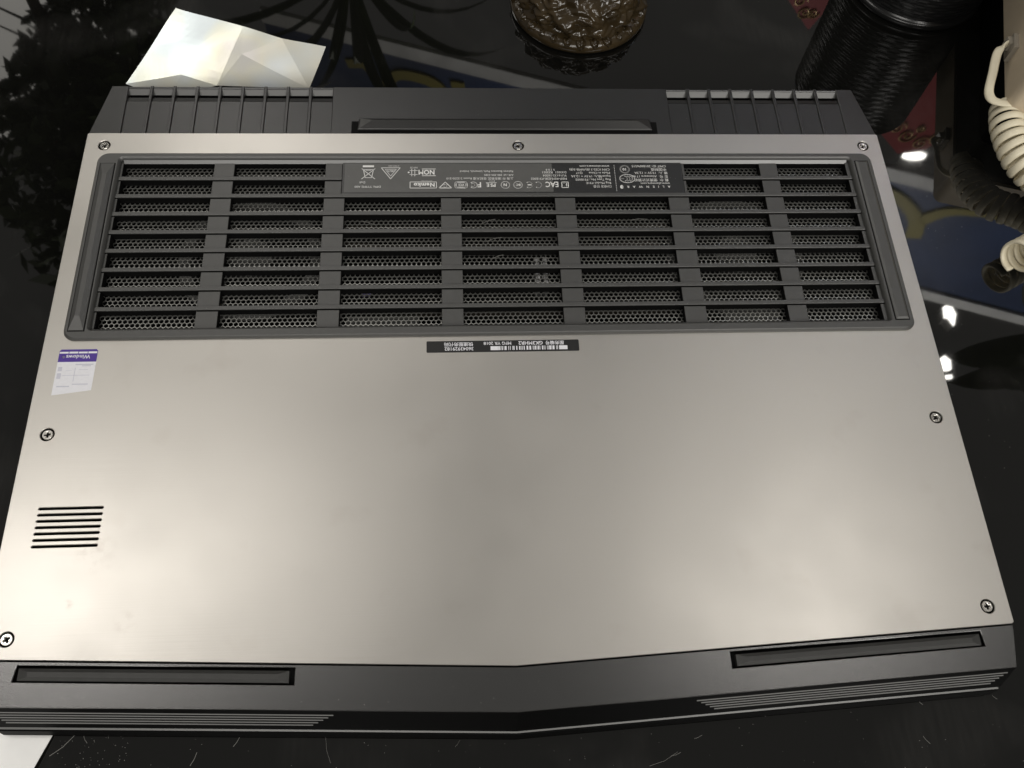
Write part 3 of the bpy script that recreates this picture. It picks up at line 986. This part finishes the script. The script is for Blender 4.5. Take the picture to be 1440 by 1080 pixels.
# the coil
path = spline([(297.8, 33.0, 23.0), (295.2, 21.0, 22.0), (296.2, 7.2, 20.0), (301.5, -4.5, 17.0), (313.2, -13.9, 12.5), (321.6, -25.8, 10.5), (315.3, -40.4, 10.0), (300.8, -50.8, 10.2), (289.8, -57.0, 10.5), (282.6, -60.5, 11.0)], 200)
cum = [0.0]
for a, b in zip(path, path[1:]): cum.append(cum[-1] + (b - a).length)
total = cum[-1]
pitch = 5.1
rad = 8.6
helix, axes = [], []
steps = int(total / pitch * 26)
j = 0
pa = None
for i in range(steps + 1):
    s = total * i / steps
    while j < len(cum) - 2 and cum[j + 1] < s: j += 1
    f = (s - cum[j]) / max(1e-9, cum[j + 1] - cum[j])
    p = path[j].lerp(path[j + 1], f)
    t_ = (path[min(j + 6, len(path) - 1)] - path[max(j - 6, 0)]).normalized()
    a = Vector((0, 0, 1)); a = (a - t_ * a.dot(t_)).normalized()
    b = t_.cross(a)
    ph_ = 2 * math.pi * s / pitch
    helix.append(p + (a * math.cos(ph_) + b * math.sin(ph_)) * rad)
    axes.append(t_)
mb = MB(); ribbon(mb, helix, 2.35, 1.05, axes, 8)
mb.build('coil', M_CREAM, crd, True)

# ------------------------------------------------------------------ lint and scratches of dust on the glass
lint = MB()
for x0, y0, x1, y1, w in ((-190.6, -290.8, -181.9, -283.3, .22), (-178.1, -283.7, -176.3, -286.5, .2), (-133.8, -296.8, -131.5, -291.8, .22), (-117.0, -290.2, -114.7, -286.7, .2),
                          (-79.2, -288.1, -76.7, -298.1, .1), (55.9, -304.6, 68.6, -299.6, .12), (-25.3, -293.9, -23.2, -291.2, .1), (65.5, -301.1, 69.9, -299.8, .14), (76.4, -294.7, 79.9, -293.4, .14),
                          (178.1, -283.7, 179.4, -284.9, .2), (176.3, -297.6, 178.8, -300.8, .16), (211.7, -282.3, 213.6, -283.9, .14)):
    mx_, my_ = (x0 + x1) / 2 + (y1 - y0) * 0.06, (y0 + y1) / 2 + (x0 - x1) * 0.06
    lint.tube([(x0, y0, 0.12), (mx_, my_, 0.2), (x1, y1, 0.12)], w * 0.6, 5)
for k in range(150):
    x, y = random.uniform(-196, 230), random.uniform(-312, -286)
    if k < 50: x, y = random.uniform(-188, -160), random.uniform(-296, -284)
    r = random.uniform(0.05, 0.16)
    lint.box(x - r, x + r, y - r * 0.8, y + r * 0.8, 0.0, 0.1)
for k in range(90):
    x, y = random.uniform(214, 300), random.uniform(-250, 20)
    r = random.uniform(0.05, 0.13)
    lint.box(x - r, x + r, y - r, y + r, 0.0, 0.1)
for k in range(70):      # lint caught on the grille slats and the plastic trim
    q = random.random()
    if q < 0.55: x, y, z = random.uniform(-190, 190), random.choice(YS) + random.uniform(0.2, 1.9), 29.86
    elif q < 0.75: x, y, z = random.uniform(-200, 200), random.uniform(-281, -271), 29.5
    else: x, y, z = random.uniform(-200, 200), random.uniform(10, 30), 29.3
    r = random.uniform(0.06, 0.17)
    lint.box(x - r, x + r, y - r * .8, y + r * .8, z, z + 0.1)
for x, y, z, L, a in ((-4, -45.2, 25, 11, .55), (-2, -56.5, 25, 10, .5), (0, -67.0, 25, 9, .6), (-66, -46, 25, 8, -.5), (74, -44.6, 25, 9, .1), (131, -39.4, 25, 6, .2)):
    lint.tube([(x - L / 2 * math.cos(a), y - L / 2 * math.sin(a) * .6, z), (x, y + .5, z + .2), (x + L / 2 * math.cos(a), y + L / 2 * math.sin(a) * .6, z)], 0.13, 5)
lo = lint.build('dust_lint', M_DUST)
tag(lo, 'pale dust specks and lint on the black glass and the laptop', 'dust', kind='stuff')

# ------------------------------------------------------------------ what the black glass mirrors from above
# long blue sign in a grey frame
sg = empty('blue_sign', (0.55, 0.955, 1.02), 'long blue sign with yellow letters in a grey frame above the table', 'sign')
su = Vector((1, -0.33, 0)).normalized()
sn = Vector((0.33, 1, 0)).normalized()
so = Vector((0, 1.137, 0))
def sgn(s, z, d=0.0):
    p = so + su * s + sn * d
    return (p.x * 1000, p.y * 1000, z * 1000)
def sbox(s0, s1, z0, z1, d0, d1):
    return MB().loft([[sgn(s0, z0, d0), sgn(s1, z0, d0), sgn(s1, z0, d1), sgn(s0, z0, d1)], [sgn(s0, z1, d0), sgn(s1, z1, d0), sgn(s1, z1, d1), sgn(s0, z1, d1)]])
M_SIGN = mat('sign_blue', (0.03, 0.05, 0.115), 0.5, noise_amt=0.4, noise_scale=4)
M_FRAME = mat('sign_frame', (0.62, 0.61, 0.58), 0.45, noise_amt=0.15, noise_scale=20)
M_YELLOW = mat('sign_yellow', (0.26, 0.22, 0.05), 0.5)
sbox(-0.46, 1.9, 1.05, 1.39, 0.0, 0.008).build('sign_face', M_SIGN, sg)
for a in ((-0.46, 1.9, 1.02, 1.056), (-0.46, 1.9, 1.385, 1.418)):
    sbox(*a, -0.008, 0.004).build('frame_rail', M_FRAME, sg)
for s in (0.05, 0.45):
    sbox(s, s + 0.012, 1.418, 2.4, 0.0, 0.012).build('hanger_rod', M_FRAME, sg)
def stroke(pts, w):
    mb = MB()
    L = spline([(s, z, 0) for s, z in pts], 6)
    rings = []
    for i, p in enumerate(L):
        t_ = (L[min(i + 1, len(L) - 1)] - L[max(i - 1, 0)]).normalized()
        ww = w[0] + (w[1] - w[0]) * i / (len(L) - 1)
        nx, nz = -t_.y * ww, t_.x * ww
        rings.append([sgn(p.x + nx, p.y + nz, -0.006), sgn(p.x - nx, p.y - nz, -0.006), sgn(p.x - nx, p.y - nz, 0.004), sgn(p.x + nx, p.y + nz, 0.004)])
    mb.loft(rings)
    return mb.build('letter_stroke', M_YELLOW, sg)
stroke([(0.93, 1.085), (0.985, 1.10), (1.03, 1.13), (1.06, 1.165), (1.075, 1.215)], (0.012, 0.018))
stroke([(1.20, 1.087), (1.15, 1.091), (1.10, 1.108), (1.062, 1.155)], (0.004, 0.016))
stroke([(-0.19, 1.17), (-0.15, 1.118), (-0.10, 1.108), (-0.06, 1.115), (-0.04, 1.14)], (0.012, 0.016))
stroke([(-0.27, 1.12), (-0.23, 1.11), (-0.21, 1.13)], (0.012, 0.012))
stroke([(-0.02, 1.105), (0.01, 1.10)], (0.012, 0.01))
stroke([(0.2, 1.12), (0.3, 1.25), (0.42, 1.12)], (0.018, 0.018))
stroke([(0.55, 1.12), (0.55, 1.27)], (0.018, 0.018))

# red hanging plaques with gold scrolls
M_RED = mat('red_lacquer', (0.27, 0.028, 0.03), 0.5)
M_GOLD = mat('gold_paint', (0.5, 0.34, 0.14), 0.4, 0.3)
def plaque(label, y, pts, scrolls):
    cx_ = sum(p[0] for p in pts) / len(pts); cz = sum(p[1] for p in pts) / len(pts)
    e = empty('red_plaque', (cx_ * MM, y * MM, cz * MM), label, 'plaque', 'red hanging plaques')
    m = MB()
    m.loft([[(x, y, z) for x, z in pts], [(x, y + 10, z) for x, z in pts]])
    m.build('board', M_RED, e)
    for (x, z, r, d) in scrolls:
        pp_ = []
        for k in range(26):
            a = d * k * 0.42
            rr = r * (1 - k / 28)
            pp_.append((x + rr * math.cos(a), y - 2, z + rr * math.sin(a)))
        MB().tube(pp_, 1.5, 5).build('scroll', M_GOLD, e)
plaque('red plaque with gold scrolls mirrored between the cup and the phone cord', 720, [(684, 733), (689, 560), (754, 560), (839, 715), (861, 777), (838, 828), (791, 836)],
       [(785, 786, 17, 1), (819, 806, 17, -1), (842, 790, 14, 1), (759, 766, 15, -1), (802, 768, 9, 1)])
plaque('red plaque with gold scrolls mirrored just left of the black cup', 1000, [(563, 651), (645, 649), (694, 740), (668, 811), (604, 741)],
       [(645, 768, 15, 1), (628, 742, 14, -1), (662, 770, 12, 1)])

# leafy plants overhanging the far side
M_LEAF = mat('dark_leaf', (0.07, 0.095, 0.035), 0.4, noise_amt=0.3, noise_scale=20)
M_STEM = mat('plant_stem', (0.05, 0.04, 0.025), 0.7)
M_POT = mat('clay_pot', (0.18, 0.09, 0.06), 0.6)
def pot(cx, cy, r, parent):
    MB().lathe([(r * .7, 1), (r, 150), (r * 1.08, 152), (r * 1.08, 170), (r * .9, 170), (r * .85, 140)], cx, cy, 28).build('pot', M_POT, parent, True)
bush = empty('leafy_plant', (-0.70, 0.92, 0), 'dense dark leafy potted plant at the back left of the table', 'plant')
pot(-700, 920, 110, bush)
mb = MB(); mb.tube([(-700, 920, 150), (-690, 910, 420), (-700, 880, 760), (-690, 900, 1000)], [14, 12, 9, 4], 8)
for k in range(26):
    a = random.uniform(0, 6.28); z = random.uniform(640, 860)
    mb.tube([(-690, 900, z), (-690 + 80 * math.cos(a), 900 + 90 * math.sin(a), z + 60), (-690 + 170 * math.cos(a), 900 + 200 * math.sin(a), z + 70)], [4, 3, 1.5], 5)
mb.build('stem', M_STEM, bush)
fl = MB()
for k in range(2600):
    d = Vector((random.gauss(0, 1), random.gauss(0, 1), random.gauss(0, 1))).normalized() * random.random() ** 0.4
    c = Vector((-655 + d.x * 150, 830 + d.y * 360, 850 + d.z * 150))
    a, b = random.uniform(0, 6.28), random.uniform(-.9, .9)
    t_ = Vector((math.cos(a) * math.cos(b), math.sin(a) * math.cos(b), math.sin(b)))
    w = t_.orthogonal().normalized(); w = Matrix.Rotation(random.uniform(0, 6.28), 3, t_) @ w
    L = random.uniform(28, 55)
    fl.add([c - t_ * L / 2, c + w * L * .22, c + t_ * L / 2, c - w * L * .22], [(0, 1, 2, 3)])
fl.build('foliage', M_LEAF, bush)
def blade_mesh(L, w, droop):
    mb = MB(); vs = []; fs = []
    n = 10
    for i in range(n + 1):
        t_ = i / n
        x = L * t_ * (1 - 0.12 * t_)
        z = L * (0.55 * t_ - droop * t_ * t_)
        ww = w * math.sin(math.pi * (0.08 + 0.92 * t_)) ** 0.8
        vs += [(x, -ww, z + ww * .35), (x, 0, z), (x, ww, z + ww * .35)]
    for i in range(n):
        for k in range(2):
            a = i * 3 + k
            fs.append((a, a + 1, a + 4, a + 3))
    mb.add(vs, fs)
    me = bpy.data.meshes.new('leaf')
    me.from_pydata([(x * MM, y * MM, z * MM) for x, y, z in mb.v], [], mb.f)
    for p in me.polygons: p.use_smooth = True
    me.materials.append(M_LEAF)
    return me
def palm(name, label, base, crown, leaves, meshes):
    e = empty(name, (base[0] * MM, base[1] * MM, 0), label, 'plant')
    pot(base[0], base[1], 90, e)
    MB().tube([(base[0], base[1], 140), ((base[0] + crown[0]) / 2, (base[1] + crown[1]) / 2 + 10, crown[2] * .6), crown], [14, 11, 9], 8).build('stem', M_STEM, e)
    for k, (az, el, sc) in enumerate(leaves):
        o = bpy.data.objects.new('leaf', meshes[k % len(meshes)])
        o['_world'] = 0
        link(o, e)
        o.location = ((crown[0] - base[0]) * MM, (crown[1] - base[1]) * MM, crown[2] * MM)
        o.rotation_euler = (random.uniform(-.3, .3), el, math.radians(az))
        o.scale = (sc, sc, sc)
pm1 = [blade_mesh(520, 10, 0.75), blade_mesh(470, 8, 0.9), blade_mesh(560, 12, 0.6)]
palm('potted_palm', 'potted palm with long narrow drooping leaves under the blue sign', (-240, 1280), (-230, 1270, 900),
     [(-115, .1, 1), (-95, 0, .95), (-75, .15, 1), (-100, -.2, .8), (-60, .1, .9), (-84, .3, .9), (-45, 0, 1.0), (-130, 0, 1), (-150, .1, .9), (-30, .1, .85), (-10, 0, .8), (180, 0, .9), (60, 0, .8), (120, 0, .8), (-68, -.15, 1.05), (-108, .25, 1.0)], pm1)
pm2 = [blade_mesh(420, 30, 0.55), blade_mesh(380, 24, 0.7)]
palm('broadleaf_plant', 'potted plant with broad pointed leaves right of the telephone', (1080, 300), (1060, 310, 760),
     [(188, 0, .9), (203, .1, 1), (217, 0, .85), (196, -.35, .8), (191, -.2, .85), (240, 0, .9), (-40, 0, .8), (180, .3, .9), (260, .1, .9), (10, .1, .8)], pm2)

# glowing panel added for the mirrored pale wall at left and two small lamps overhead
M_WALLGLOW = mat('wall_glow', (0.7, 0.7, 0.66), 0.6, emission=(1.0, 0.96, 0.88), estr=1.5)
wn = empty('wall_glow_panel', (-2.0, 2.3, 1.3), 'added glowing panel in place of the pale wall far behind on the left', 'panel')
MB().box(-2900, -1150, 2300, 2315, 1150, 2620).build('glow_face', M_WALLGLOW, wn)
for a in ((-2950, -1100, 1100, 1150), (-2950, -1100, 2620, 2670)):
    MB().box(a[0], a[1], 2290, 2330, a[2], a[3]).build('frame_rail', M_FRAME, wn)  # rails edging the added glowing panel
M_BULB = mat('lamp_glow', (0.9, 0.9, 0.9), 0.5, emission=(1.0, 0.97, 0.9), estr=22.0)
for lb, pl in (('slanted bright ceiling panel nearer the blue sign', [(1566, 1070), (1592, 1078), (1600, 1040), (1584, 1000), (1572, 1030), (1560, 1030)]),
               ('five-sided bright ceiling panel nearer the broad leaved plant', [(1502, 880), (1522, 892), (1538, 874), (1532, 842), (1502, 838)]),
               ('small bright ceiling strip beside the five-sided panel', [(1506, 822), (1528, 824), (1528, 812), (1506, 810)]),
               ('oval bright ceiling lamp behind the red plaque', circle(1620, 1690, 44, 16, 18))):
    cx_ = sum(p[0] for p in pl) / len(pl); cy_ = sum(p[1] for p in pl) / len(pl)
    e = empty('ceiling_lamp', (cx_ * MM, cy_ * MM, 2.0), lb, 'lamp', 'small ceiling lamps')
    MB().loft([[(x, y, 2000) for x, y in pl], [(x, y, 2010) for x, y in pl]]).build('diffuser', M_BULB, e)
    MB().loft([[(x, y, 2011) for x, y in pl], [(x, y, 2050) for x, y in pl]]).build('housing', M_FRAME, e)
